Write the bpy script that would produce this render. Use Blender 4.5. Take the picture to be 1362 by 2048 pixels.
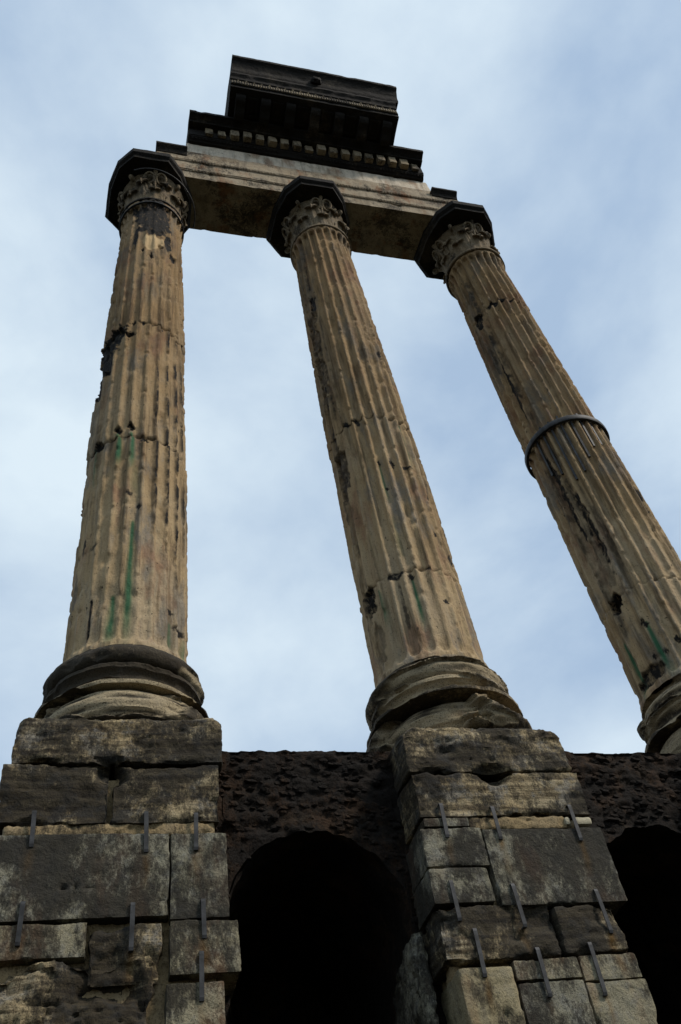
import bpy, math, random
import numpy as np
from mathutils import Matrix, Vector

for o in list(bpy.data.objects):
    bpy.data.objects.remove(o)
scene = bpy.context.scene
COL = scene.collection

# ------------------------------------------------------------------ camera
# metres; x runs along the row of columns, y away from the viewer, z = 0 at the foot of the shafts
EYE = Vector((-0.1419, -8.4364, -6.3941))
yaw, elev, roll = 0.3578, 0.8238, -0.1964
fw = Vector((math.sin(yaw) * math.cos(elev), math.cos(yaw) * math.cos(elev), math.sin(elev)))
rt = Vector((math.cos(yaw), -math.sin(yaw), 0.0))
up = rt.cross(fw)
rt2 = math.cos(roll) * rt + math.sin(roll) * up
up2 = -math.sin(roll) * rt + math.cos(roll) * up
cam = bpy.data.cameras.new('camera')
cam_o = bpy.data.objects.new('camera', cam)
COL.objects.link(cam_o)
m3 = Matrix((rt2, up2, -fw)).transposed()
cam_o.matrix_world = Matrix.Translation(EYE) @ m3.to_4x4()
cam.sensor_fit = 'VERTICAL'
cam.sensor_height = 36.0
cam.lens = 30.867
cam.clip_start = 0.05
cam.clip_end = 6000
scene.camera = cam_o

# ------------------------------------------------------------------ sky
SUN_EL, SUN_AZ = math.radians(44), math.radians(50)      # azimuth from -y (behind the viewer) towards +x
sun_dir = Vector((math.sin(SUN_AZ) * math.cos(SUN_EL), -math.cos(SUN_AZ) * math.cos(SUN_EL), math.sin(SUN_EL)))
world = bpy.data.worlds.new('World')
scene.world = world
world.use_nodes = True
nt = world.node_tree
nt.nodes.clear()
out = nt.nodes.new('ShaderNodeOutputWorld')
bg = nt.nodes.new('ShaderNodeBackground')
sky = nt.nodes.new('ShaderNodeTexSky')
sky.sky_type = 'NISHITA'
sky.sun_disc = False
sky.sun_elevation = SUN_EL
sky.sun_rotation = math.atan2(sun_dir.x, sun_dir.y)
tc = nt.nodes.new('ShaderNodeTexCoord')
mp = nt.nodes.new('ShaderNodeMapping')
mp.inputs['Scale'].default_value = (1.0, 1.0, 1.5)
mp.inputs['Location'].default_value = (3.1, 1.7, 0.4)
n1 = nt.nodes.new('ShaderNodeTexNoise')
n1.inputs['Scale'].default_value = 2.4
n1.inputs['Detail'].default_value = 9.0
n1.inputs['Roughness'].default_value = 0.53
n1.inputs['Distortion'].default_value = 0.15
r1 = nt.nodes.new('ShaderNodeValToRGB')
r1.color_ramp.elements[0].position = 0.36
r1.color_ramp.elements[0].color = (4.3, 5.7, 7.6, 1)
r1.color_ramp.elements[1].position = 0.67
r1.color_ramp.elements[1].color = (8.1, 9.4, 10.3, 1)
mx = nt.nodes.new('ShaderNodeMix')
mx.data_type = 'RGBA'
mx.inputs['Factor'].default_value = 0.9                # how much of the blue the cloud layer covers
nt.links.new(tc.outputs['Generated'], mp.inputs['Vector'])
nt.links.new(mp.outputs['Vector'], n1.inputs['Vector'])
nt.links.new(n1.outputs['Fac'], r1.inputs['Fac'])
nt.links.new(sky.outputs['Color'], mx.inputs['A'])
nt.links.new(r1.outputs['Color'], mx.inputs['B'])
nt.links.new(mx.outputs['Result'], bg.inputs['Color'])
bg.inputs['Strength'].default_value = 0.1
nt.links.new(bg.outputs['Background'], out.inputs['Surface'])

sun = bpy.data.lights.new('sun', 'SUN')
sun.energy = 3.0
sun.angle = math.radians(11)
sun.color = (1.0, 0.92, 0.82)
sun_o = bpy.data.objects.new('sun', sun)
COL.objects.link(sun_o)
sun_o.rotation_euler = sun_dir.to_track_quat('Z', 'Y').to_euler()
sun_o.location = (6, -10, 30)

scene.render.engine = 'CYCLES'
scene.view_settings.view_transform = 'Standard'
scene.view_settings.look = 'None'
scene.view_settings.exposure = 0.0
scene.view_settings.gamma = 1.0
scene.view_settings.use_curve_mapping = False

# ------------------------------------------------------------------ numpy noise
def _h(i, j, k, s):
    n = (i * 374761393 + j * 668265263 + k * 2147483647 + s * 1274126177).astype(np.int64) & 0xffffffff
    n = ((n ^ (n >> 13)) * 1274126177) & 0xffffffff
    n = ((n ^ (n >> 15)) * 2246822519) & 0xffffffff
    n = n ^ (n >> 16)
    return (n & 0xffffff).astype(np.float64) / 8388607.5 - 1.0

def vn(P, seed=0):
    P = np.asarray(P, float)
    I = np.floor(P).astype(np.int64)
    f = P - I
    w = f * f * f * (f * (f * 6 - 15) + 10)
    r = 0
    for a in (0, 1):
        wa = w[..., 0] if a else 1 - w[..., 0]
        for b in (0, 1):
            wb = w[..., 1] if b else 1 - w[..., 1]
            for c in (0, 1):
                wc = w[..., 2] if c else 1 - w[..., 2]
                r = r + wa * wb * wc * _h(I[..., 0] + a, I[..., 1] + b, I[..., 2] + c, seed)
    return r

def fbm(P, octv=4, seed=0, gain=0.5):
    P = np.asarray(P, float)
    r, a, t = 0, 1.0, 0
    for o in range(octv):
        r = r + a * vn(P * (2.03 ** o) + 7.3 * o, seed + o)
        t += a
        a *= gain
    return r / t

def sstep(a, b, x):
    t = np.clip((x - a) / (b - a), 0, 1)
    return t * t * (3 - 2 * t)

# ------------------------------------------------------------------ mesh helpers
def raw_mesh(name, V, Q, smooth=True, attrs=None, sharp=None):
    V = np.asarray(V, np.float32)
    me = bpy.data.meshes.new(name)
    if isinstance(Q, np.ndarray):
        n, k = Q.shape
        me.vertices.add(len(V))
        me.vertices.foreach_set('co', V.ravel())
        me.loops.add(n * k)
        me.loops.foreach_set('vertex_index', Q.astype(np.int32).ravel())
        me.polygons.add(n)
        me.polygons.foreach_set('loop_start', (np.arange(n) * k).astype(np.int32))
        me.update(calc_edges=True)
    else:
        me.from_pydata([tuple(v) for v in V.tolist()], [], [list(f) for f in Q])
        me.update(calc_edges=True)
    if attrs:
        for a, d in attrs.items():
            at = me.attributes.new(a, 'FLOAT', 'POINT')
            at.data.foreach_set('value', np.asarray(d, np.float32).ravel())
    me.polygons.foreach_set('use_smooth', np.full(len(me.polygons), smooth, bool))
    if sharp is not None:
        me.set_sharp_from_angle(angle=math.radians(sharp))
    return me

OFF = {}
def empty(name, loc, label, cat, group=None):
    o = bpy.data.objects.new(name, None)
    o.empty_display_size = 0.3
    COL.objects.link(o)
    o.location = loc
    o['label'] = label
    o['category'] = cat
    o['kind'] = 'thing'
    if group:
        o['group'] = group
    OFF[o.name] = np.array(loc, float)
    return o

def part(name, V, Q, mat, parent, smooth=True, attrs=None, sharp=None, label=None, kind=None):
    """V in world metres; stored relative to the thing's base."""
    off = OFF[parent.name]
    me = raw_mesh(name, np.asarray(V, float) - off, Q, smooth, attrs, sharp)
    me.materials.append(mat)
    o = bpy.data.objects.new(name, me)
    COL.objects.link(o)
    o.parent = parent
    OFF[o.name] = off
    if label:
        o['label'] = label
    if kind:
        o['kind'] = kind
    return o

def inst(name, me, parent, M, label=None):
    """shared mesh placed by a world matrix, as a child of parent"""
    o = bpy.data.objects.new(name, me)
    COL.objects.link(o)
    o.parent = parent
    o.matrix_local = Matrix.Translation(-Vector(OFF[parent.name].tolist())) @ M
    OFF[o.name] = OFF[parent.name]
    if label:
        o['label'] = label
    return o

def grid_q(nu, nv, wrap=False):
    """quads for verts ordered [u, v]; wrap joins the last u to the first"""
    mu = nu if wrap else nu - 1
    u, v = np.meshgrid(np.arange(mu), np.arange(nv - 1), indexing='ij')
    u2 = (u + 1) % nu
    return np.stack([u * nv + v, u2 * nv + v, u2 * nv + v + 1, u * nv + v + 1], -1).reshape(-1, 4)

def join(lst):
    V, Q, n = [], [], 0
    for v, q in lst:
        V.append(v)
        Q.append(q + n)
        n += len(v)
    return np.concatenate(V), np.concatenate(Q)

def box_vq(x0, x1, y0, y1, z0, z1):
    V = np.array([[x, y, z] for x in (x0, x1) for y in (y0, y1) for z in (z0, z1)], float)
    Q = np.array([[0, 1, 3, 2], [4, 6, 7, 5], [0, 4, 5, 1], [2, 3, 7, 6], [0, 2, 6, 4], [1, 5, 7, 3]])
    return V, Q

def lattice_box(lo, hi, step):
    lo, hi = np.array(lo, float), np.array(hi, float)
    n = np.maximum(1, np.round((hi - lo) / np.array(step)).astype(int))
    nx, ny, nz = n
    quads = []
    def idx(i, j, k):
        return (i * (ny + 1) + j) * (nz + 1) + k
    for ax in range(3):
        a, b = [d for d in range(3) if d != ax]
        A, B = np.meshgrid(np.arange(n[a]), np.arange(n[b]), indexing='ij')
        for side in (0, 1):
            def at(da, db):
                c = [None] * 3
                c[ax] = np.full_like(A, side * n[ax])
                c[a] = A + da
                c[b] = B + db
                return idx(*c)
            q = [at(0, 0), at(1, 0), at(1, 1), at(0, 1)]
            # orientation
            flip = (side == 0) ^ (ax == 1)
            if flip:
                q = q[::-1]
            quads.append(np.stack(q, -1).reshape(-1, 4))
    Q = np.concatenate(quads)
    ids, inv = np.unique(Q, return_inverse=True)
    Q = inv.reshape(-1, 4)
    k = ids % (nz + 1)
    j = (ids // (nz + 1)) % (ny + 1)
    i = ids // ((nz + 1) * (ny + 1))
    P = lo + np.stack([i, j, k], 1) / n * (hi - lo)
    return P, Q

def stone(lo, hi, rnd=0.02, rough=0.006, lam=0.0, seed=0, step=(.022, .05, .022), dents=(), chip=0.03, big=0.0, toprnd=0.0):
    """weathered ashlar: rounded, chipped edges, rough faces, laminations, hollows"""
    lo, hi = np.array(lo, float), np.array(hi, float)
    P, Q = lattice_box(lo, hi, step)
    nz1 = fbm(P * 7.0, 3, seed)
    r = rnd + chip * np.clip(fbm(P * 4.1 + 9, 3, seed + 5) - 0.12, 0, 1) * 2.2
    r = r + toprnd * sstep(hi[2] - .30, hi[2] - .02, P[:, 2])
    r = np.minimum(r, 0.45 * (hi - lo).min())[:, None]
    q = np.clip(P, lo + r, hi - r)
    d = P - q
    L = np.linalg.norm(d, axis=1, keepdims=True)
    N = d / np.maximum(L, 1e-9)
    P2 = q + N * r
    disp = rough * (nz1 * 1.2 + 0.7 * fbm(P * 30.0, 2, seed + 11))
    pit = fbm(P * np.array([9, 9, 16.0]), 3, seed + 21)
    disp = disp - rough * 2.2 * np.clip(pit - 0.22, 0, 1) * 2
    if lam:
        disp = disp + lam * fbm(P * np.array([1.3, 1.3, 24.0]), 3, seed + 31)
    if big:
        disp = disp - big * np.clip(fbm(P * np.array([2.2, 2.2, 3.4]), 4, seed + 41) + 0.25, 0, 1.2) * 1.6
    for (x, z, rx, rz, dep) in dents:
        w = 0.35 * fbm(P * 5.0, 3, seed + 51)
        t = 1 - np.sqrt(((P[:, 0] - x) / rx) ** 2 + ((P[:, 2] - z) / rz) ** 2) + w
        t = np.where(P[:, 1] < lo[1] + 0.4 * (hi[1] - lo[1]), t, -1)
        disp = disp - dep * sstep(0, .8, t)
    return P2 + N * disp[:, None], Q

def sweep_x(prof, x0, x1, step=0.05, rough=0.006, seed=0, chip=0.0, endj=0.0, closed=True):
    """profile (y, z) drawn along x with rough, chipped edges, capped"""
    # resample
    pts = []
    n = len(prof)
    for a in range(n):
        p, q = np.array(prof[a]), np.array(prof[(a + 1) % n])
        m = max(1, int(round(np.linalg.norm(q - p) / step)))
        for t in range(m):
            pts.append(p + (q - p) * t / m)
    pts = np.array(pts)
    m = len(pts)
    nx = max(2, int((x1 - x0) / step) + 1)
    X = np.linspace(x0, x1, nx)
    P = np.zeros((nx, m, 3))
    P[:, :, 0] = X[:, None]
    P[:, :, 1] = pts[None, :, 0]
    P[:, :, 2] = pts[None, :, 1]
    cen = pts.mean(0)
    tan = np.roll(pts, -1, 0) - np.roll(pts, 1, 0)
    nrm = np.stack([tan[:, 1], -tan[:, 0]], 1)
    nrm /= np.maximum(np.linalg.norm(nrm, axis=1, keepdims=True), 1e-9)
    if np.sum((pts - cen) * nrm) < 0:
        nrm = -nrm
    F = P.reshape(-1, 3)
    d = rough * fbm(F * 6, 4, seed) 
    if chip:
        d = d - chip * np.clip(fbm(F * 3.1 + 4, 4, seed + 3) - 0.22, 0, 1) * 2.5
    NN = np.tile(nrm[None], (nx, 1, 1)).reshape(-1, 2)
    F = F.copy()
    F[:, 1] += NN[:, 0] * d
    F[:, 2] += NN[:, 1] * d
    if endj:
        e0 = np.zeros(nx); e0[0] = 1
        j = endj * fbm(np.stack([pts[:, 0] * 2, pts[:, 1] * 2, pts[:, 0] * 0], 1), 3, seed + 7)
        G = F.reshape(nx, m, 3)
        G[0, :, 0] += j
        G[-1, :, 0] += np.roll(j, 5)
        F = G.reshape(-1, 3)
    q = []
    i, j = np.meshgrid(np.arange(nx - 1), np.arange(m), indexing='ij')
    j2 = (j + 1) % m
    Q = np.stack([i * m + j, i * m + j2, (i + 1) * m + j2, (i + 1) * m + j], -1).reshape(-1, 4)
    faces = Q.tolist()
    faces.append(list(range(m))[::-1])
    faces.append([(nx - 1) * m + k for k in range(m)])
    return F, faces

def tube(path, rad, n=8, closed=False):
    path = np.array(path, float)
    m = len(path)
    R = np.full(m, rad) if np.isscalar(rad) else np.array(rad, float)
    if closed:
        T = np.roll(path, -1, 0) - np.roll(path, 1, 0)
    else:
        T = np.gradient(path, axis=0)
    T /= np.linalg.norm(T, axis=1, keepdims=True)
    ref = np.array([0.13, 0.21, 0.97])
    A = np.cross(T, ref)
    A /= np.maximum(np.linalg.norm(A, axis=1, keepdims=True), 1e-6)
    B = np.cross(T, A)
    an = np.arange(n) * 2 * np.pi / n
    V = path[:, None, :] + R[:, None, None] * (np.cos(an)[None, :, None] * A[:, None, :] + np.sin(an)[None, :, None] * B[:, None, :])
    i, j = np.meshgrid(np.arange(m if closed else m - 1), np.arange(n), indexing='ij')
    i2 = (i + 1) % m
    j2 = (j + 1) % n
    Q = np.stack([i * n + j, i2 * n + j, i2 * n + j2, i * n + j2], -1).reshape(-1, 4)
    return V.reshape(-1, 3), Q

def lathe(prof, cx, nth, cy=0.0):
    """prof list of (r, z) -> verts [theta, k]; theta measured from -y towards +x"""
    prof = np.array(prof, float)
    th = np.arange(nth) * 2 * np.pi / nth - np.pi
    V = np.zeros((nth, len(prof), 3))
    V[:, :, 0] = cx + np.sin(th)[:, None] * prof[None, :, 0]
    V[:, :, 1] = cy - np.cos(th)[:, None] * prof[None, :, 0]
    V[:, :, 2] = prof[None, :, 1]
    return V, th

# ------------------------------------------------------------------ materials
def new_mat(name):
    m = bpy.data.materials.new(name)
    m.use_nodes = True
    t = m.node_tree
    t.nodes.clear()
    o = t.nodes.new('ShaderNodeOutputMaterial')
    b = t.nodes.new('ShaderNodeBsdfPrincipled')
    b.inputs['Roughness'].default_value = 0.9
    b.inputs['Specular IOR Level'].default_value = 0.2
    t.links.new(b.outputs[0], o.inputs[0])
    return m, t, b

class NB:
    def __init__(s, t):
        s.t = t
        s.tc = t.nodes.new('ShaderNodeTexCoord')
        g = t.nodes.new('ShaderNodeNewGeometry')
        s.pos = g.outputs['Position']
    def noise(s, scale, detail=5, rough=0.55, stretch=(1, 1, 1), loc=(0, 0, 0), dist=0.0):
        mp = s.t.nodes.new('ShaderNodeMapping')
        mp.inputs['Scale'].default_value = stretch
        mp.inputs['Location'].default_value = loc
        s.t.links.new(s.pos, mp.inputs['Vector'])
        n = s.t.nodes.new('ShaderNodeTexNoise')
        n.inputs['Scale'].default_value = scale
        n.inputs['Detail'].default_value = detail
        n.inputs['Roughness'].default_value = rough
        n.inputs['Distortion'].default_value = dist
        s.t.links.new(mp.outputs[0], n.inputs['Vector'])
        return n.outputs['Fac']
    def ramp(s, fac, stops):
        r = s.t.nodes.new('ShaderNodeValToRGB')
        e = r.color_ramp.elements
        while len(e) < len(stops):
            e.new(0.5)
        for i, (p, c) in enumerate(stops):
            e[i].position = p
            e[i].color = (c, c, c, 1) if np.isscalar(c) else (*c, 1)
        s.t.links.new(fac, r.inputs[0])
        return r.outputs[0]
    def mix(s, fac, a, b, mode='MIX'):
        m = s.t.nodes.new('ShaderNodeMix')
        m.data_type = 'RGBA'
        m.blend_type = mode
        for k, v in (('Factor', fac), ('A', a), ('B', b)):
            sock = [i for i in m.inputs if i.name == k and (i.type == 'RGBA' or k == 'Factor' and i.type == 'VALUE')][0]
            if isinstance(v, (int, float)):
                sock.default_value = v
            elif isinstance(v, tuple):
                sock.default_value = (*v, 1)
            else:
                s.t.links.new(v, sock)
        return [o_ for o_ in m.outputs if o_.type == 'RGBA'][0]
    def math(s, op, a, b=None, clamp=False):
        m = s.t.nodes.new('ShaderNodeMath')
        m.operation = op
        m.use_clamp = clamp
        for i, v in enumerate((a, b)):
            if v is None:
                continue
            if isinstance(v, (int, float)):
                m.inputs[i].default_value = v
            else:
                s.t.links.new(v, m.inputs[i])
        return m.outputs[0]
    def attr(s, name):
        a = s.t.nodes.new('ShaderNodeAttribute')
        a.attribute_name = name
        return a.outputs['Fac']
    def bump(s, h, strength, dist, bsdf):
        b = s.t.nodes.new('ShaderNodeBump')
        b.inputs['Strength'].default_value = strength
        b.inputs['Distance'].default_value = dist
        s.t.links.new(h, b.inputs['Height'])
        s.t.links.new(b.outputs[0], bsdf.inputs['Normal'])

def mat_shaft():
    m, t, b = new_mat('weathered_marble_shaft')
    k = NB(t)
    big = k.noise(0.9, 5, 0.62, (1, 1, 0.45))
    col = k.ramp(big, [(0.30, (0.25, 0.168, 0.084)), (0.47, (0.40, 0.290, 0.158)), (0.60, (0.355, 0.272, 0.168)), (0.72, (0.45, 0.35, 0.215))])
    gry = k.noise(2.3, 6, 0.65, (1, 1, 0.3), (1, 8, 5))
    col = k.mix(k.ramp(gry, [(0.53, 0.0), (0.63, 0.75)]), col, (0.165, 0.155, 0.135))
    pink = k.noise(1.9, 5, 0.65, (1, 1, 0.5), (7, 3, 2))
    col = k.mix(k.ramp(pink, [(0.53, 0.0), (0.66, 0.7)]), col, (0.25, 0.135, 0.080))
    streak = k.noise(7.5, 7, 0.68, (1, 1, 0.07), (4, 2, 1))
    col = k.mix(k.ramp(streak, [(0.50, 0.0), (0.63, 0.75)]), col, (0.10, 0.068, 0.035))
    pales = k.noise(9.0, 6, 0.65, (1, 1, 0.09), (14, 12, 3))
    col = k.mix(k.ramp(pales, [(0.56, 0.0), (0.70, 0.6)]), col, (0.36, 0.30, 0.205))
    fine = k.noise(42, 5, 0.75)
    col = k.mix(k.ramp(fine, [(0.34, 0.55), (0.47, 0.0)]), col, (0.085, 0.062, 0.038))
    pits = k.noise(19, 3, 0.5, (1, 1, 0.6), (3, 3, 9))
    col = k.mix(k.ramp(pits, [(0.26, 0.9), (0.32, 0.0)]), col, (0.030, 0.024, 0.017))
    col = k.mix(k.attr('upper_brown'), col, (0.70, 0.63, 0.54), 'MULTIPLY')
    # growths, crusts, and flank shade painted into the stone colour
    g = k.attr('green')
    col = k.mix(g, col, (0.024, 0.100, 0.046))
    c = k.attr('crust_shade')
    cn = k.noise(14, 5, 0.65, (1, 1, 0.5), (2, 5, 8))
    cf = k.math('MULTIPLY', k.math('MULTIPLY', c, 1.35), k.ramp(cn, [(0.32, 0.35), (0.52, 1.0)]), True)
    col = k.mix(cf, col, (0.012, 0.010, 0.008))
    p = k.attr('pale')
    col = k.mix(p, col, (0.50, 0.36, 0.19))
    t.links.new(col, b.inputs['Base Color'])
    h = k.math('ADD', k.noise(45, 6, 0.7), k.math('MULTIPLY', k.noise(12, 4, 0.6, (1, 1, .5)), 1.5))
    k.bump(h, 0.75, 0.022, b)
    return m

def mat_stone(name, stops, dark=0.5, darkcol=(0.012, 0.010, 0.008), rust=0.0, lam=False, scale=1.0, grey=0.3, bump=0.6, fresh=False, drip=False):
    m, t, b = new_mat(name)
    k = NB(t)
    col = k.ramp(k.noise(1.5 * scale, 5, 0.6), stops)
    if lam:
        l = k.noise(2.2, 6, 0.68, (0.6, 0.6, 11.0), (5, 5, 5))
        col = k.mix(k.ramp(l, [(0.40, 0.8), (0.56, 0.0)]), col, (0.060, 0.040, 0.020))
    if grey:
        g = k.noise(4.0 * scale, 7, 0.70, loc=(9, 2, 4))
        col = k.mix(k.math('MULTIPLY', k.ramp(g, [(0.50, 0.0), (0.60, 1.0)]), grey), col, (0.15, 0.152, 0.145))
    if dark:
        # black crust and lichen in patches with frayed borders
        d1 = k.noise(1.1 * scale, 3, 0.5, loc=(2, 7, 1), dist=0.5)
        d2 = k.noise(6 * scale, 9, 0.80, (1, 1, 0.6), loc=(1, 1, 6))
        d3 = k.noise(26 * scale, 6, 0.75, (1, 1, 0.5), loc=(6, 1, 2))
        s = k.math('ADD', k.math('ADD', k.math('MULTIPLY', d1, 0.50), k.math('MULTIPLY', d2, 0.42)), k.math('MULTIPLY', d3, 0.26))
        e0 = 0.74 - 0.26 * dark
        f = k.ramp(s, [(e0, 0.0), (e0 + 0.03, 0.52), (e0 + 0.08, 0.88)])
        if fresh:
            fr = k.attr('fresh')
            f = k.math('MULTIPLY', f, k.math('SUBTRACT', 1.0, k.math('MULTIPLY', fr, 0.85)), True)
        col = k.mix(f, col, darkcol)
        if fresh:
            col = k.mix(k.math('MULTIPLY', fr, k.ramp(d2, [(0.38, 0.9), (0.62, 0.35)])), col, (0.36, 0.29, 0.18))
        sp = k.noise(70 * scale, 4, 0.65, loc=(0, 4, 0))
        col = k.mix(k.ramp(sp, [(0.36, 0.85 * min(1, dark + .3)), (0.46, 0.0)]), col, darkcol)
    if rust:
        r = k.noise(3.0, 5, 0.6, (1, 1, 0.35), (3, 1, 9))
        col = k.mix(k.math('MULTIPLY', k.ramp(r, [(0.52, 0.0), (0.66, 1.0)]), rust), col, (0.20, 0.082, 0.028))
        r2 = k.noise(7.0, 5, 0.6, (1, 1, 0.10), (8, 6, 2))
        col = k.mix(k.math('MULTIPLY', k.ramp(r2, [(0.50, 0.0), (0.70, 1.0)]), rust), col, (0.10, 0.076, 0.050))
    if drip:
        col = k.mix(k.attr('drip'), col, (0.115, 0.060, 0.012))
    t.links.new(col, b.inputs['Base Color'])
    h = k.math('ADD', k.noise(40, 6, 0.7), k.math('MULTIPLY', k.noise(9, 5, 0.6), 2.0))
    k.bump(h, bump, 0.025, b)
    return m

M_SHAFT = mat_shaft()
M_BASE2 = mat_stone('pale_base_marble', [(0.3, (0.20, 0.145, 0.078)), (0.5, (0.29, 0.225, 0.135)), (0.7, (0.25, 0.20, 0.135))], dark=0.70, grey=0.3, fresh=True)
M_BASE = mat_stone('base_marble', [(0.3, (0.22, 0.16, 0.085)), (0.5, (0.31, 0.245, 0.15)), (0.7, (0.26, 0.215, 0.15))], dark=1.02, grey=0.3, fresh=True)
M_CAP = mat_stone('capital_marble', [(0.3, (0.13, 0.090, 0.050)), (0.5, (0.20, 0.150, 0.088)), (0.7, (0.16, 0.125, 0.082))], dark=0.5, grey=0.2)
M_ARCH = mat_stone('architrave_marble', [(0.3, (0.24, 0.178, 0.105)), (0.5, (0.37, 0.300, 0.205)), (0.7, (0.30, 0.240, 0.160))], dark=0.50, rust=0.7, grey=0.15)
M_FRZ = mat_stone('frieze_marble', [(0.3, (0.44, 0.355, 0.245)), (0.5, (0.66, 0.57, 0.44)), (0.7, (0.55, 0.48, 0.37))], dark=0.22, rust=0.6, grey=0.1)
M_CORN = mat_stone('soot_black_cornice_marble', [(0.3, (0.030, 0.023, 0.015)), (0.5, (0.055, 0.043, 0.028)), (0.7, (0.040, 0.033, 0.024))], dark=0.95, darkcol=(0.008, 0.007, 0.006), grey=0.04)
M_TRAV = mat_stone('black_crusted_travertine', [(0.3, (0.25, 0.185, 0.095)), (0.5, (0.36, 0.285, 0.165)), (0.7, (0.29, 0.245, 0.165))], dark=0.84, darkcol=(0.007, 0.006, 0.005), lam=True, grey=0.6, drip=True, scale=1.25)
M_ASH = mat_stone('grey_lichened_ashlar', [(0.3, (0.125, 0.114, 0.076)), (0.5, (0.215, 0.200, 0.145)), (0.7, (0.160, 0.154, 0.120))], dark=0.84, scale=1.7, grey=0.45, rust=0.10, drip=True)
M_ASHL = mat_stone('pale_lichened_ashlar', [(0.3, (0.180, 0.155, 0.092)), (0.5, (0.26, 0.230, 0.150)), (0.7, (0.21, 0.193, 0.138))], dark=0.76, scale=1.7, grey=0.4, rust=0.25, drip=True)
M_WHITE = mat_stone('pale_repair_stone', [(0.3, (0.36, 0.32, 0.22)), (0.6, (0.46, 0.41, 0.29))], dark=0.10, grey=0.15, bump=0.3, drip=True)
M_BUFF = mat_stone('buff_limestone', [(0.3, (0.20, 0.165, 0.090)), (0.6, (0.28, 0.235, 0.140))], dark=0.45, grey=0.2, scale=1.7, rust=.3, drip=True)
M_MORT = mat_stone('lime_mortar', [(0.3, (0.20, 0.145, 0.072)), (0.6, (0.29, 0.215, 0.115))], dark=0.45, grey=0.1, drip=True)
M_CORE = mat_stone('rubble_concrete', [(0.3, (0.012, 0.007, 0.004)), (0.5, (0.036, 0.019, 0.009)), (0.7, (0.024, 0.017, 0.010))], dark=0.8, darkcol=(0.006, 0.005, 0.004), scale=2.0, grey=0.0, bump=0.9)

def mat_iron():
    m, t, b = new_mat('dull_iron')
    k = NB(t)
    col = k.ramp(k.noise(9, 5, 0.6), [(0.35, (0.022, 0.022, 0.022)), (0.65, (0.055, 0.056, 0.058))])
    t.links.new(col, b.inputs['Base Color'])
    b.inputs['Roughness'].default_value = 0.6
    b.inputs['Metallic'].default_value = 0.15
    k.bump(k.noise(60, 4), 0.2, 0.005, b)
    return m
M_IRON = mat_iron()
M_LEAD = mat_stone('dark_lead_cover', [(0.3, (0.028, 0.026, 0.024)), (0.7, (0.05, 0.046, 0.042))], dark=0.3, grey=0.0, bump=0.3)

def mat_ground():
    m, t, b = new_mat('trodden_earth')
    k = NB(t)
    col = k.ramp(k.noise(0.35, 6, 0.6), [(0.35, (0.020, 0.024, 0.011)), (0.6, (0.036, 0.031, 0.021))])
    t.links.new(col, b.inputs['Base Color'])
    k.bump(k.noise(6, 6), 0.6, 0.08, b)
    return m
M_GROUND = mat_ground()

# ------------------------------------------------------------------ ground
GZ = -8.0
def ground():
    rs = np.concatenate([[0.0], np.geomspace(1.5, 3000, 60)])
    n = 96
    V, th = lathe([(r, 0) for r in rs], 3.0, n)
    F = V.reshape(-1, 3)
    rr = np.hypot(F[:, 0] - 3.0, F[:, 1])
    F[:, 2] = GZ + 0.06 * fbm(F * 0.25, 4, 3) * np.clip(rr / 6, 0.3, 8) * (rr < 1500)
    q = grid_q(n, len(rs), True)[:, ::-1]
    me = raw_mesh('ground', F, q)
    me.materials.append(M_GROUND)
    o = bpy.data.objects.new('ground', me)
    COL.objects.link(o)
    o['kind'] = 'structure'
    o['label'] = 'dark trodden earth at the foot of the ruin'
ground()

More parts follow.
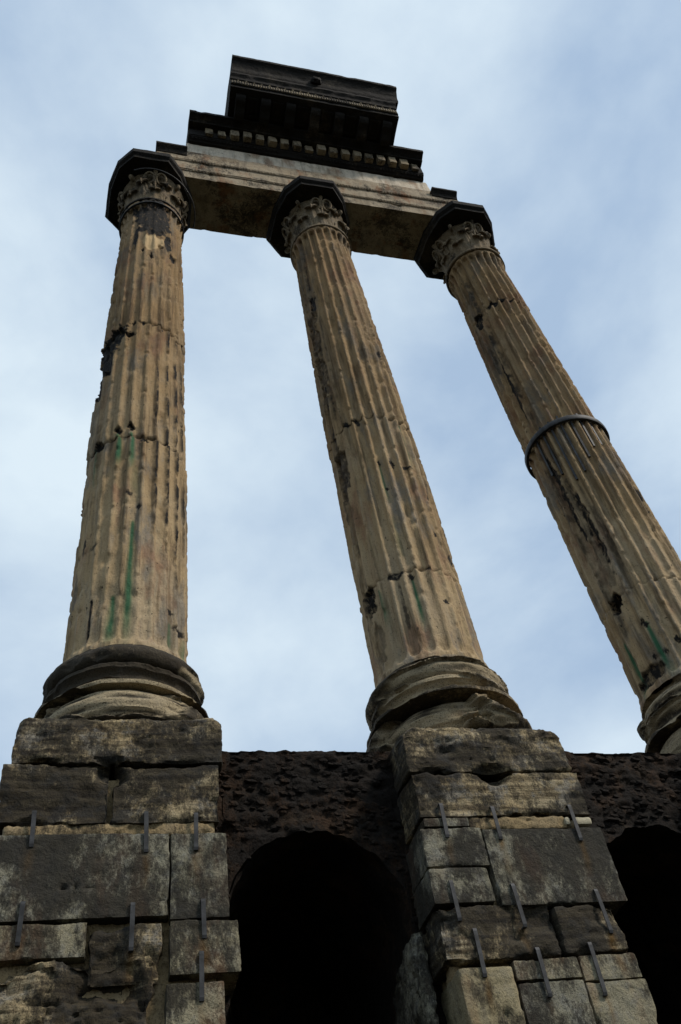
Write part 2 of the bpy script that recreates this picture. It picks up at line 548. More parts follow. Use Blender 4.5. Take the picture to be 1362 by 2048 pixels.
# ------------------------------------------------------------------ podium core with barrel vaults
S = 3.77
CXS = (0.0, S, 2 * S)
CORE_Y, CORE_TOP = -0.45, -1.14
def podium_core():
    root = empty('podium_core', (S, 1.5, GZ), 'dark reddish rubble concrete podium with arched hollows between the two piers', 'podium')
    chunks = []
    x_lo, x_hi = -0.55, 8.3
    R, zs = 0.88, -2.92
    st = 0.03
    arcs = [S * 0.5, S * 1.5]
    # front face: columns of quads between the arch line and the top
    xs = np.unique(np.concatenate([np.arange(x_lo, x_hi + st, st)] + [[c - R, c - R + 1e-4, c + R - 1e-4, c + R] for c in arcs]))
    nz = 60
    lo = np.full(len(xs), GZ - 0.3)
    for c in arcs:
        d = np.abs(xs - c)
        w = 0.07 * fbm(np.stack([xs * 5, xs * 0, xs * 0 + c], 1), 3, 5)
        ins = d < R
        lo = np.where(ins, zs + np.sqrt(np.maximum(R * R - d * d, 0)) * 0.98 + w, lo)
    t = np.linspace(0, 1, nz)
    Z = np.where(lo[:, None] < -5, CORE_TOP + (lo[:, None] - CORE_TOP) * (1 - t[None]) ** 1.6, lo[:, None] + (CORE_TOP - lo[:, None]) * t[None])
    P = np.stack([np.tile(xs[:, None], (1, nz)), np.full((len(xs), nz), CORE_Y), Z], -1).reshape(-1, 3)
    lump = fbm(P * np.array([6, 6, 9.0]), 4, 77)
    P[:, 1] += 0.06 * lump + 0.03 * np.abs(fbm(P * np.array([16, 16, 24.0]), 2, 78))
    top = np.tile(t[None] > 0.999, (len(xs), 1)).ravel()
    P[top, 2] += 0.025 * fbm(P[top] * 9, 3, 4)
    q = grid_q(len(xs), nz)
    i = q[:, 0] // nz
    jump = np.abs(lo[i] - lo[np.minimum(i + 1, len(xs) - 1)]) > 1.5
    chunks.append((P, q))
    # top sheet
    ys = np.arange(CORE_Y, 5.0, 0.15)
    xs2 = xs[::4]
    P2 = np.stack([np.tile(xs2[:, None], (1, len(ys))), np.tile(ys[None], (len(xs2), 1)), np.full((len(xs2), len(ys)), CORE_TOP)], -1).reshape(-1, 3)
    P2[:, 2] += 0.02 * fbm(P2 * 5, 3, 14) - 0.012
    chunks.append((P2, grid_q(len(xs2), len(ys))))
    # vault linings: jamb, arch, jamb, drawn back into the hollow, and its rear wall
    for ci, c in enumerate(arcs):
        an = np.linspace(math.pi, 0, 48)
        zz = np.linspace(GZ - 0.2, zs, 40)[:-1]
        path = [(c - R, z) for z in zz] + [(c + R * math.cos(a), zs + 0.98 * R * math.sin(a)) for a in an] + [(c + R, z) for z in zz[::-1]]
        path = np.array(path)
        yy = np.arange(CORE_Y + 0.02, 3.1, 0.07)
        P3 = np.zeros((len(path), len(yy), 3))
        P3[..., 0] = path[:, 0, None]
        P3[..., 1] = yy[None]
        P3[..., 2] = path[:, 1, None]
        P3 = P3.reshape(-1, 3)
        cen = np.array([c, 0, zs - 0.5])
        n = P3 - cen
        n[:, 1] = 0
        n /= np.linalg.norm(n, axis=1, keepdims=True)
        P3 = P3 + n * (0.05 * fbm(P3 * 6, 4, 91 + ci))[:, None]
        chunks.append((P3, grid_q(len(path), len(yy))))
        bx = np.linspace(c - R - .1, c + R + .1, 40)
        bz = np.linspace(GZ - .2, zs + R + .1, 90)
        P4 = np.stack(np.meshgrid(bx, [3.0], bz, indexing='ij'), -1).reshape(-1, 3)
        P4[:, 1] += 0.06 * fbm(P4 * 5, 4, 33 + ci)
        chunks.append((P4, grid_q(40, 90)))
    # plain flanks and rear
    for (a, b2, y0, y1) in ((x_lo, x_lo, CORE_Y, 5.0), (x_hi, x_hi, CORE_Y, 5.0)):
        yg = np.linspace(y0, y1, 50)
        zg = np.linspace(GZ - .3, CORE_TOP, 60)
        P5 = np.stack(np.meshgrid([a], yg, zg, indexing='ij'), -1).reshape(-1, 3)
        P5[:, 0] += 0.04 * fbm(P5 * 5, 4, 55)
        chunks.append((P5, grid_q(50, 60)))
    V, Q = join(chunks)
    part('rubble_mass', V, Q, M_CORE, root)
    # knobs of aggregate standing proud of the face
    rng = np.random.default_rng(5)
    ico = np.array([[0, 0, 1], [.9, 0, .45], [.28, .85, .45], [-.72, .53, .45], [-.72, -.53, .45], [.28, -.85, .45],
                    [.72, .53, -.45], [-.28, .85, -.45], [-.9, 0, -.45], [-.28, -.85, -.45], [.72, -.53, -.45], [0, 0, -1]])
    fi = np.array([[0, 1, 2], [0, 2, 3], [0, 3, 4], [0, 4, 5], [0, 5, 1], [1, 6, 2], [2, 7, 3], [3, 8, 4], [4, 9, 5], [5, 10, 1],
                   [6, 7, 2], [7, 8, 3], [8, 9, 4], [9, 10, 5], [10, 6, 1], [6, 11, 7], [7, 11, 8], [8, 11, 9], [9, 11, 10], [10, 11, 6]])
    lst = []
    while len(lst) < 1500:
        x = rng.uniform(0.9, 6.9)
        z = rng.uniform(-3.4, -1.2)
        ok = True
        for c in arcs:
            if abs(x - c) < R + .02 and z < zs + math.sqrt(max(0, (R + .02) ** 2 - (x - c) ** 2)):
                ok = False
        if not ok:
            continue
        s = rng.uniform(.018, .05)
        sc = np.array([s * rng.uniform(1.0, 1.9), s * 0.9, s * rng.uniform(.6, 1.0)])
        v = ico * sc * (1 + rng.uniform(-.28, .28, (12, 1)))
        lst.append((v + np.array([x, CORE_Y + rng.uniform(0.0, 0.035), z]), fi))
    V, Q = join(lst)
    part('aggregate_stones', V, Q, M_CORE, root, smooth=False, kind='stuff')
podium_core()

# ------------------------------------------------------------------ piers
PY = -0.97
def strap(parent, x, za, zb, seed):
    """flat iron strap pinned over a joint, ends turned into the stone"""
    w, t = 0.019, 0.010
    y = PY - 0.014
    rnd = random.Random(seed)
    lean = rnd.uniform(-.012, .012)
    prof = [(0.06, za), (0.0, za), (-0.004, za - 0.02), (-0.006, (za + zb) / 2), (-0.004, zb + 0.02), (0.0, zb), (0.06, zb)]
    V, Q = [], []
    for i, (dy, z) in enumerate(prof):
        xx = x + lean * (z - (za + zb) / 2) / (za - zb)
        nxt = prof[min(i + 1, len(prof) - 1)]
        prv = prof[max(i - 1, 0)]
        d = np.array([nxt[0] - prv[0], nxt[1] - prv[1]])
        d /= np.linalg.norm(d)
        nn = np.array([d[1], -d[0]]) * t / 2
        for sx in (-1, 1):
            for sn in (1, -1):
                V.append((xx + sx * w, y + dy + sn * nn[0], z + sn * nn[1]))
    n = len(prof)
    for i in range(n - 1):
        a, b = i * 4, i * 4 + 4
        for p, q in ((0, 1), (1, 3), (3, 2), (2, 0)):
            Q.append((a + p, a + q, b + q, b + p))
    Q += [(0, 2, 3, 1), ((n - 1) * 4, (n - 1) * 4 + 1, (n - 1) * 4 + 3, (n - 1) * 4 + 2)]
    part('iron_strap', np.array(V), Q, M_IRON, parent, smooth=False)

def build_pier(cx, table, straps, label, seed, lower=True, group=None):
    root = empty('stone_pier', (cx, 0.0, GZ), label, 'pier', group)
    for i, r in enumerate(table):
        name, x0, x1, z0, z1, mat, opt = r
        o = dict(rnd=.012, rough=.005, chip=.03, lam=0, big=0, dy=0.0, y1=-0.30, dents=())
        o.update(opt)
        lo = (x0, PY + o['dy'], z0)
        hi = (x1, o['y1'], z1)
        V, Q = stone(lo, hi, o['rnd'], o['rough'], o['lam'], seed * 100 + i * 7, dents=o['dents'], chip=o['chip'], big=o['big'], toprnd=o.get('toprnd', 0))
        drip = np.zeros(len(V))
        for si, (sx, za, zb) in enumerate(straps):
            dn = fbm(V * np.array([14, 14, 5.0]), 3, seed + 3)
            g = np.exp(-((V[:, 0] - sx + .012 * dn) / .034) ** 2) * sstep(zb + .03, zb - .01, V[:, 2]) * sstep(zb - .42, zb - .10, V[:, 2]) * np.clip(.6 + .9 * dn, 0, .9)
            drip = np.maximum(drip, g * (V[:, 1] < PY + .2) * (.35, 1., .6, .15, .5, .9, .7, .3, .8)[si])
        part(name, V, Q, mat, root, sharp=40, attrs=dict(drip=drip))
    if lower:
        z = table[-1][3] if False else -4.32
        rnd = random.Random(seed)
        while z > GZ + 0.05:
            h = min(rnd.uniform(.5, .72), z - GZ + .2)
            sp = cx + rnd.uniform(-.3, .3)
            for a, b in ((cx - .98, sp - .008), (sp + .008, cx + .92)):
                V, Q = stone((a, PY + rnd.uniform(-.01, .04), z - h + .012), (b, -.3, z), .02, .008, 0, rnd.randint(0, 9999), step=(.06, .12, .06))
                part('stone_block', V, Q, rnd.choice([M_ASH, M_TRAV, M_ASHL]), root, sharp=40)
            z -= h
    for i, (x, za, zb) in enumerate(straps):
        strap(root, x, za, zb, seed * 31 + i)
    return root

B = 'stone_block'
pier_a = [
    ('mortar_backing', -0.98, 0.84, -4.30, -1.70, M_MORT, dict(dy=.13, rough=.02, rnd=.03, y1=-.2)),
    ('plinth_block', -1.01, 0.955, -1.625, -1.045, M_TRAV, dict(rnd=.022, toprnd=.10, rough=.012, lam=.014, chip=.10, big=.025, y1=.95, dents=((-.10, -1.62, .22, .10, .10), (-.7, -1.60, .25, .05, .05), (.6, -1.62, .3, .04, .04)))),
    (B, -1.06, -0.092, -2.235, -1.630, M_TRAV, dict(rnd=.006, rough=.010, lam=.008, chip=.045, big=.03, dents=((-.10, -1.72, .17, .12, .13), (-.75, -2.24, .3, .08, .06)))),
    (B, -0.087, 0.905, -2.235, -1.630, M_TRAV, dict(rnd=.006, rough=.010, lam=.008, chip=.045, big=.03, dents=((-.08, -1.73, .15, .13, .13), (.35, -1.63, .4, .05, .05), (.55, -2.24, .2, .06, .05)))),
    ('mortar_fill', -0.98, 0.86, -2.33, -2.21, M_MORT, dict(dy=.035, rough=.012, rnd=.02)),
    (B, -1.10, 0.448, -3.07, -2.325, M_ASH, dict(rnd=.010, rough=.007, chip=.035, dents=((-.42, -2.80, .06, .04, .04), (-.33, -2.80, .035, .03, .035)))),
    (B, 0.458, 0.960, -3.10, -2.335, M_ASH, dict(rnd=.010, rough=.007, chip=.03, dy=.004)),
    (B, -1.10, -0.203, -3.365, -3.088, M_ASHL, dict(rnd=.012, rough=.006, chip=.04, dy=.012)),
    (B, -0.190, 0.395, -3.60, -3.115, M_TRAV, dict(rnd=.02, rough=.012, chip=.10, big=.07, dy=.006)),
    (B, 0.458, 1.032, -3.545, -3.115, M_ASHL, dict(rnd=.010, rough=.007, chip=.03, dy=-.002)),
    (B, -1.10, 0.34, -4.32, -3.37, M_TRAV, dict(rnd=.05, rough=.022, chip=.10, big=.13, dy=.01)),
    (B, 0.430, 0.892, -4.32, -3.605, M_ASHL, dict(rnd=.012, rough=.005, chip=.03, dy=.0)),
]
str_a = [(-.725, -2.11, -2.44), (.24, -2.13, -2.51), (.68, -2.15, -2.50), (-.725, -2.92, -3.26), (.15, -2.96, -3.34), (.735, -2.95, -3.27), (.71, -3.38, -3.75)]
pier_b = [
    ('mortar_backing', 2.90, 4.56, -4.30, -1.80, M_MORT, dict(dy=.13, rough=.02, rnd=.03, y1=-.2)),
    ('plinth_block', 2.82, 4.665, -1.715, -1.07, M_TRAV, dict(rnd=.024, toprnd=.20, rough=.012, lam=.014, chip=.12, big=.03, y1=.95, dents=((3.74, -1.70, .28, .10, .10), (3.1, -1.70, .2, .05, .06)))),
    (B, 2.84, 4.705, -2.215, -1.720, M_TRAV, dict(rnd=.014, rough=.010, lam=.009, chip=.08, big=.02, dents=((3.76, -1.74, .22, .13, .14), (4.1, -2.22, .5, .06, .05)))),
    (B, 2.87, 3.335, -2.312, -2.222, M_ASH, dict(rnd=.008, rough=.003, chip=.01)),
    ('mortar_fill', 3.345, 4.40, -2.335, -2.20, M_MORT, dict(dy=.03, rough=.012, rnd=.02)),
    ('repair_block', 4.375, 4.435, -2.315, -2.225, M_WHITE, dict(rnd=.015, rough=.003, chip=.01)),
    ('repair_block', 4.485, 4.672, -2.315, -2.228, M_WHITE, dict(rnd=.018, rough=.003, chip=.01)),
    (B, 2.812, 3.440, -2.715, -2.325, M_ASH, dict(rnd=.010, rough=.007, chip=.03)),
    (B, 2.806, 3.405, -3.06, -2.727, M_ASH, dict(rnd=.010, rough=.004, chip=.03, dy=.0)),
    (B, 3.452, 4.745, -3.10, -2.345, M_ASH, dict(rnd=.012, rough=.005, chip=.04, dy=.005)),
    (B, 2.79, 3.928, -3.56, -3.075, M_TRAV, dict(rnd=.03, rough=.012, chip=.09, big=.06, lam=.006)),
    (B, 3.938, 4.60, -3.55, -3.115, M_TRAV, dict(rnd=.03, rough=.010, chip=.08, big=.04, lam=.006)),
    (B, 3.408, 3.668, -3.745, -3.575, M_ASHL, dict(rnd=.012, rough=.007, chip=.03)),
    (B, 3.678, 4.030, -3.750, -3.572, M_ASHL, dict(rnd=.012, rough=.007, chip=.03, dy=.0)),
    (B, 4.040, 4.610, -3.780, -3.565, M_ASHL, dict(rnd=.012, rough=.007, chip=.03, dy=.004)),
    (B, 2.885, 3.392, -4.32, -3.612, M_BUFF, dict(rnd=.025, rough=.006, chip=.04, dents=((3.23, -4.0, .05, .07, .03),))),
    (B, 3.404, 4.025, -4.32, -3.760, M_ASH, dict(rnd=.012, rough=.006, chip=.04, dy=.01)),
    (B, 4.036, 4.625, -4.32, -3.790, M_ASHL, dict(rnd=.012, rough=.006, chip=.05, dy=.004)),
]
str_b = [(3.075, -2.08, -2.43), (3.615, -2.12, -2.46), (4.465, -2.11, -2.49), (3.0, -2.86, -3.22), (3.605, -2.91, -3.30), (4.435, -2.99, -3.39), (3.115, -3.30, -3.70), (3.66, -3.49, -3.89), (4.18, -3.47, -3.91)]
PG = 'piers under the columns'
pa = build_pier(0.0, pier_a, str_a, 'black-stained pier of grey blocks under the leftmost column, seven iron straps', 1, group=PG)
pb = build_pier(S, pier_b, str_b, 'pier of mixed grey and pale blocks under the middle column, nine iron straps', 2, group=PG)
pier_c = [(n, a + S, b + S, c, d, m_, {**o, 'dents': ()}) for (n, a, b, c, d, m_, o) in pier_b]
pc = build_pier(2 * S, pier_c, [], 'pier under the right-hand column, at the right edge of the ruin', 3, group=PG)

# a tilted facing slab left standing on the inner flank of the middle pier
def flank_slab():
    V, Q = stone((2.64, -0.66, -4.32), (2.76, 0.30, -3.12), .02, .022, 0, 515, step=(.03, .03, .03), chip=.20, big=.04)
    k = (V[:, 1] + .66) / .96
    V[:, 2] -= (k * .25 + .10 * fbm(V * np.array([3, 3, .5]), 3, 8)) * sstep(-4.2, -3.3, V[:, 2])
    part('facing_slab', V, Q, M_ASH, pb, sharp=40, label='tan facing slab inside the arch')
flank_slab()

# ------------------------------------------------------------------ columns
H = 12.24
NF = 24
def r_axis(z):
    t = np.clip(z / H, 0, 1)                       # gentle swelling, then tapering to the neck
    return 0.726 + 0.075 * t - 0.176 * t ** 2

SHAFT = {
    'A': dict(joints=[3.86, 7.08],
        dmg=[(-80, 6.35, .50, .80, .10, 1.3), (-50, 6.80, .36, .36, .14, 1.3), (-82, 5.65, .28, .55, .09, 1.3), (-64, 6.3, .28, .6, .11, 1.3),
             (0, 11.35, .60, .75, .045, .0), (-15, 9.93, .05, .10, .09, 1), (0, 9.66, .045, .17, .09, 1), (14, 10.15, .07, .14, .09, 1), (41, 9.98, .09, .13, .09, 1), (-30, 10.6, .07, .55, .05, 1), (31, 10.5, .09, .45, .06, 1),
             (-33, 7.06, .06, .09, .08, 1), (-18, 7.08, .055, .09, .08, 1), (-4, 7.07, .05, .08, .07, 1), (10, 7.04, .03, .04, .03, 1), (24, 7.0, .03, .04, .03, 1),
             (-25, 4.02, .07, .10, .09, 1), (-10, 4.08, .07, .10, .09, 1), (4, 3.80, .06, .10, .07, 1), (-52, 3.86, .09, .12, .10, 1), (-78, 3.95, .12, .3, .07, .2),
             (-9, 2.62, .06, .06, .035, .8), (2, 2.35, .035, .05, .04, 1), (-60, 1.9, .05, .20, .05, .7), (-45, 1.75, .08, .05, .04, .6), (-75, 1.2, .10, .4, .05, .3), (-40, .5, .02, .42, .05, .9), (42, .72, .07, .05, .05, .9), (55, .5, .12, .07, .05, .8), (-85, 2.6, .12, .5, .05, .1), (80, 2.9, .08, .3, .05, .3), (85, 6.1, .08, .5, .04, .2)],
        green=[(-3, 2.10, .05, 3.2, 1.0), (-18, .82, .06, 4.0, 1.0), (-8.5, 3.95, 3.10, 3.2, .8), (-24, 3.95, 3.25, 3.2, .9), (-58, 3.9, 3.0, 4, .7), (42, .55, .10, 3, .5), (65, .45, .05, 5, .5), (-4, 3.2, 2.5, 5, .3)],
        crust_shade=[(19.5, 6.3, 1.9, 2.2, .9), (34.5, 7.2, 1.6, 2.6, 1.), (49.5, 7.0, 1.0, 3.0, 1.), (64, 6.5, 2.0, 3.0, .8), (-78, 11.0, 7.1, 10, .35), (5, 5.6, 3.9, 1.5, .5)],
        dark=[(0, 11.45, 42, .95, 1.0)], pale=[(2, 10.35, 22, .36, .9)], shift=[(0, 0, 0), (-.022, 0, .004), (.006, 0, 0)], wear=.55),
    'B': dict(joints=[1.52, 4.98],
        dmg=[(-66, 9.3, .14, .35, .10, .8), (-78, 8.2, .16, .9, .09, .45), (-78, 6.7, .16, 1.0, .10, .5), (-77, 4.0, .18, .7, .12, .6), (-80, 2.9, .12, .5, .07, .3), (-75, 1.35, .14, .32, .12, .9), (-72, .6, .10, .4, .07, .4),
             (-51, 5.0, .06, .10, .08, 1), (-36, 4.94, .06, .10, .08, 1), (-4, 3.78, .05, .12, .06, 1), (-21, 3.82, .03, .10, .05, 1), (12, 3.72, .10, .05, .03, .9), (-19, 3.2, .04, .05, .05, 1), (42, 3.4, .05, .25, .05, 1),
             (-35, 1.47, .12, .06, .05, .9), (-18, 1.40, .05, .06, .06, 1), (5, 1.50, .06, .04, .03, 1), (15, .95, .05, .05, .04, .9), (-33, .9, .03, .45, .06, .6), (30, 2.3, .03, .06, .03, 1), (48, 1.9, .05, .12, .05, 1), (60, 2.8, .04, .3, .04, .7), (75, 1.3, .1, .3, .05, .5),
             (32, 7.1, .05, .12, .04, .9)],
        green=[(-17, 1.36, .55, 2.0, 1.0), (-21, 3.8, 2.9, 1.6, .7), (27, 5.0, 3.8, 2.0, .9), (-56, 1.35, .7, 3.0, .6), (24, 3.7, 2.9, 2.0, .5), (-22, 2.6, 1.7, 3, .25)],
        crust_shade=[(-66, 11.8, 5.2, 3, .7), (-79.5, 9.0, 1.0, 3, .8), (-55, 9.5, 4.5, 1.5, .5), (19.5, 7.5, 5.2, 1.3, .5), (4.5, 7.0, 5.0, 1.3, .5), (-25.5, 6.0, 4.2, 1.3, .35)],  # left-side bands: partly crust, partly shade put into the colour
        dark=[], pale=[], shift=[(0, 0, 0), (.012, 0, -.004), (0, 0, 0)], wear=.35),
    'C': dict(joints=[1.62, 5.46, 9.90],
        dmg=[(-78, 1.55, .13, .22, .20, 1), (-40, 9.88, .16, .12, .10, 1), (-80, 9.75, .13, .32, .13, 1), (-20, 9.95, .08, .06, .06, 1), (0, 9.9, .06, .05, .05, 1), (15, 9.9, .06, .05, .05, 1),
             (-55, .98, .06, .09, .06, 1), (-62, .45, .05, .07, .05, 1), (-30, .55, .05, .07, .05, 1), (-48, .45, .05, .07, .05, 1), (-60, 3.0, .07, 1.1, .04, .8), (-75, 4.0, .07, 1.2, .05, .8), (-75, 7.2, .06, 1.2, .06, .9), (-88, 8.3, .1, .6, .05, .5), (-47, 2.7, .05, .8, .03, .5), (27, 3.6, .07, .6, .06, 1), (-70, 2.3, .12, .5, .06, .4), (35, 9.6, .1, .25, .05, .5), (-80, .25, .3, .15, .09, .8)],
        green=[(-53, 1.0, .12, 2.6, 1.0), (-94, .98, .0, 3.2, 1.0), (-50, .3, .0, 5, .3)],
        crust_shade=[(-70, 12.0, 5.5, 9, .65), (-64, 5.4, 1.7, 5, .7), (-50, 4.5, 1.8, 2.5, .5), (-85, 5.4, 0.4, 8, .5), (24, 4.6, 3.0, 4, .9), (-40, 9.8, 6.0, 1.2, .5), (-25.5, 9.5, 5.8, 1.2, .6), (4.5, 9.5, 5.8, 1.2, .4)],  # bands on the left flank mix real crust with painted shade
        dark=[], pale=[], shift=[(0, 0, 0), (.010, 0, 0), (-.006, 0, -.006), (.012, 0, .004)], wear=.30),
}

def jz(z0, th, seed):
    return z0 + 0.022 * fbm(np.stack([np.sin(th) * 3 + seed, np.cos(th) * 3, th * 0 + z0], -1), 3, seed)

def build_shaft(key, cx, root, seed):
    D = SHAFT[key]
    per = 12
    nth = NF * per
    rng = np.random.default_rng(seed)
    base_th = np.arange(nth) * 2 * np.pi / nth - np.pi
    th = base_th + np.radians(-3.0) - np.radians(7.5)          # flute centres sit at -3 + 15 k degrees
    zs = [0.0] + D['joints'] + [H]
    # arris chips
    chips = [(rng.integers(0, NF), rng.uniform(.2, H - .2), rng.uniform(.025, .07), rng.uniform(.012, .035)) for _ in range(330)]
    for d in range(len(zs) - 1):
        nz = max(8, int((zs[d + 1] - zs[d]) / 0.026))
        sx_, sy_, doff = D['shift'][d]
        zb = jz(zs[d], th, seed) if d else np.zeros(nth)
        zt = jz(zs[d + 1], th, seed) if d < len(zs) - 2 else np.full(nth, H)
        v = np.linspace(0, 1, nz)
        # crowd samples towards the joints
        v = v + 0.0
        Zg = zb[:, None] + (zt - zb)[:, None] * v[None]
        T = np.tile(th[:, None], (1, nz))
        R0 = r_axis(Zg)
        ft = (np.degrees(T) + 3.0 + 7.5) / 15.0
        s = (ft - np.floor(ft)) * 2 - 1                        # -1..1 across one flute, 0 at its centre
        fw_ = 0.80                                             # flute share, the rest is fillet
        sf = np.clip(np.abs(s) / fw_, 0, 1)
        fl = np.sqrt(np.maximum(0, 1 - sf ** 2.2))
        P = np.stack([cx + np.sin(T) * R0, -np.cos(T) * R0, Zg], -1)
        lowf = fbm(P * np.array([1.6, 1.6, .5]), 3, seed + 3)
        wear = np.clip(D['wear'] + .55 * lowf + .25 * sstep(3.5, 0.5, Zg), 0, .9)
        depth = 0.070 * (1 - 0.66 * wear)
        # rounded ends of the flutes
        zend_t = H - .16 - .10 * (1 - np.sqrt(np.maximum(0, 1 - sf ** 2)))
        zend_b = .10 + .09 * (1 - np.sqrt(np.maximum(0, 1 - sf ** 2)))
        endf = sstep(zend_t + .05, zend_t, Zg) * sstep(zend_b - .04, zend_b + .03, Zg)
        flare = .045 * sstep(H - .55, H - .05, Zg) + .035 * sstep(.22, 0, Zg)
        fil_wear = wear * .016 * (1 - fl)
        R = R0 + flare - depth * 1.25 * fl * endf * (1 + .5 * sstep(H - .6, H - .2, Zg)) - fil_wear
        # arris chips
        chipv = np.zeros_like(R)
        ring = np.abs(s) > .55
        kidx = (np.floor(ft + 0.5).astype(int)) % NF
        for (ka, za, hz, dp) in chips:
            if za < zs[d] - .1 or za > zs[d + 1] + .1:
                continue
            cols = np.unique(np.where(kidx == ka)[0])
            if len(cols) == 0:
                continue
            sub = np.ix_(cols, np.where((v * (zs[d + 1] - zs[d]) + zs[d] > za - .2) & (v * (zs[d + 1] - zs[d]) + zs[d] < za + .2))[0])
            if sub[1].size == 0:
                continue
            dz = (Zg[sub] - za) / hz
            prof = np.where(dz > 0, sstep(1.0, 0.35, dz), sstep(-3.0, 0.0, dz))
            chipv[sub] = np.maximum(chipv[sub], dp * prof * sstep(.45, .95, np.abs(s[sub])))
        R = R - chipv
        rag = fbm(np.stack([ft * 3.0, Zg * 9.0, Zg * 0 + seed], -1), 4, seed + 31)
        R = R - .030 * np.clip(rag - .12, 0, 1) * sstep(.6, .95, np.abs(s))
        # rough skin
        R = R + .005 * fbm(P * np.array([5, 5, 1.2]), 4, seed + 9) + .0045 * fbm(P * 26, 3, seed + 12)
        er = fbm(P * np.array([3.2, 3.2, 1.6]), 4, seed + 15)
        R = R - .085 * np.clip(er - .27, 0, 1)
        R = R + doff
        # broken-out places
        crust_shade = np.zeros_like(R)
        wrp = fbm(P * 4.5, 4, seed + 20)
        jag = fbm(P * np.array([11, 11, 9.0]), 3, seed + 25)
        jag2 = fbm(P * np.array([27, 27, 22.0]), 3, seed + 26)
        for (td, z0, w, h, dep, cr) in D['dmg']:
            dt = (np.degrees(T) - td + 180) % 360 - 180
            u = np.radians(dt) * .67 / w
            vv = (Zg - z0) / h
            if w < .08 and h < .2:
                dist = 1.05 - (np.abs(u) ** 1.15 + np.abs(vv + .35 * u) ** .9) + .55 * jag2 + .2 * jag
            else:
                dist = 1 - np.sqrt(u * u + vv * vv) + .45 * wrp + .22 * jag + .15 * jag2
            m_ = sstep(0.0, .22, dist)
            m_ = np.where((np.abs(u) < 2.2) & (np.abs(vv) < 2.2), m_, 0)
            R = np.minimum(R, R0 + .012 - dep * m_ * (1 + .35 * jag) + (1 - m_) * .2)
            crust_shade = np.maximum(crust_shade, cr * m_)  # hollows are also darkened in colour, by cr
        # joints: worn lips
        for e, zz in ((d, zb), (d + 1, zt)):
            if 0 < e < len(zs) - 1:
                dd = np.abs(Zg - zz[:, None])
                nn = np.clip(fbm(P * np.array([7, 7, 1.0]), 3, seed + 40 + e) + .1, 0, 1)
                R = R - (.012 + .05 * nn) * np.exp(-(dd / (.012 + .03 * nn)) ** 2)
        # stains, with shade painted in on the left sides of B and C
        green = np.zeros_like(R)
        sn = fbm(P * np.array([9, 9, 2.5]), 4, seed + 60)
        for (td, za, zb2, wd, it) in D['green']:
            dt = (np.degrees(T) - td + 180) % 360 - 180
            t_ = np.clip((za - Zg) / (za - zb2), -0.2, 1.4)
            width = wd * 1.35 * (.5 + .8 * np.clip(t_, 0, 1))
            g = np.exp(-(dt / width) ** 2 * 1.6) * sstep(-.02, .03, t_) * sstep(1.15, .6, t_) * it * 1.25 * np.clip(.9 + .5 * sn, 0, 1)
            green = np.maximum(green, np.clip(g, 0, .95))
        for (td, za, zb2, wd, it) in D['crust_shade']:
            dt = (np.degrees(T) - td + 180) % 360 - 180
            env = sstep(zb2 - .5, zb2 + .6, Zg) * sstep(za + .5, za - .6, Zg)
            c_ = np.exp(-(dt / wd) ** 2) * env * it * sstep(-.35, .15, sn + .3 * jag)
            crust_shade = np.maximum(crust_shade, c_)
        for (td, z0, wd, h, it) in D['dark']:
            dt = (np.degrees(T) - td + 180) % 360 - 180
            e = 1 - np.sqrt((dt / wd) ** 2 + ((Zg - z0) / h) ** 2) + .5 * wrp
            crust_shade = np.maximum(crust_shade, it * sstep(0, .15, e))
        upper_brown = np.clip(sstep(1.0, 8.5, Zg) + .35 * wrp + .2 * lowf, 0, 1)  # brown tone grows towards the top, broken by noise
        pale = np.zeros_like(R)
        for (td, z0, wd, h, it) in D['pale']:
            dt = (np.degrees(T) - td + 180) % 360 - 180
            e = 1 - np.sqrt((dt / wd) ** 2 + ((Zg - z0) / h) ** 2) + .4 * wrp
            pale = np.maximum(pale, it * sstep(0, .2, e))
        V = np.stack([cx + sx_ + np.sin(T) * R, sy_ - np.cos(T) * R, Zg], -1).reshape(-1, 3)
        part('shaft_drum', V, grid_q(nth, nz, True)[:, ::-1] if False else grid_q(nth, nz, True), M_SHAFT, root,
             attrs=dict(green=green, crust_shade=np.clip(crust_shade, 0, 1), pale=pale, upper_brown=upper_brown))

def torus_prof(rm, zc, hh, bulge, n=18):
    a = np.linspace(math.pi / 2, -math.pi / 2, n)
    return [(rm - bulge + bulge * math.cos(t), zc + hh * math.sin(t)) for t in a]

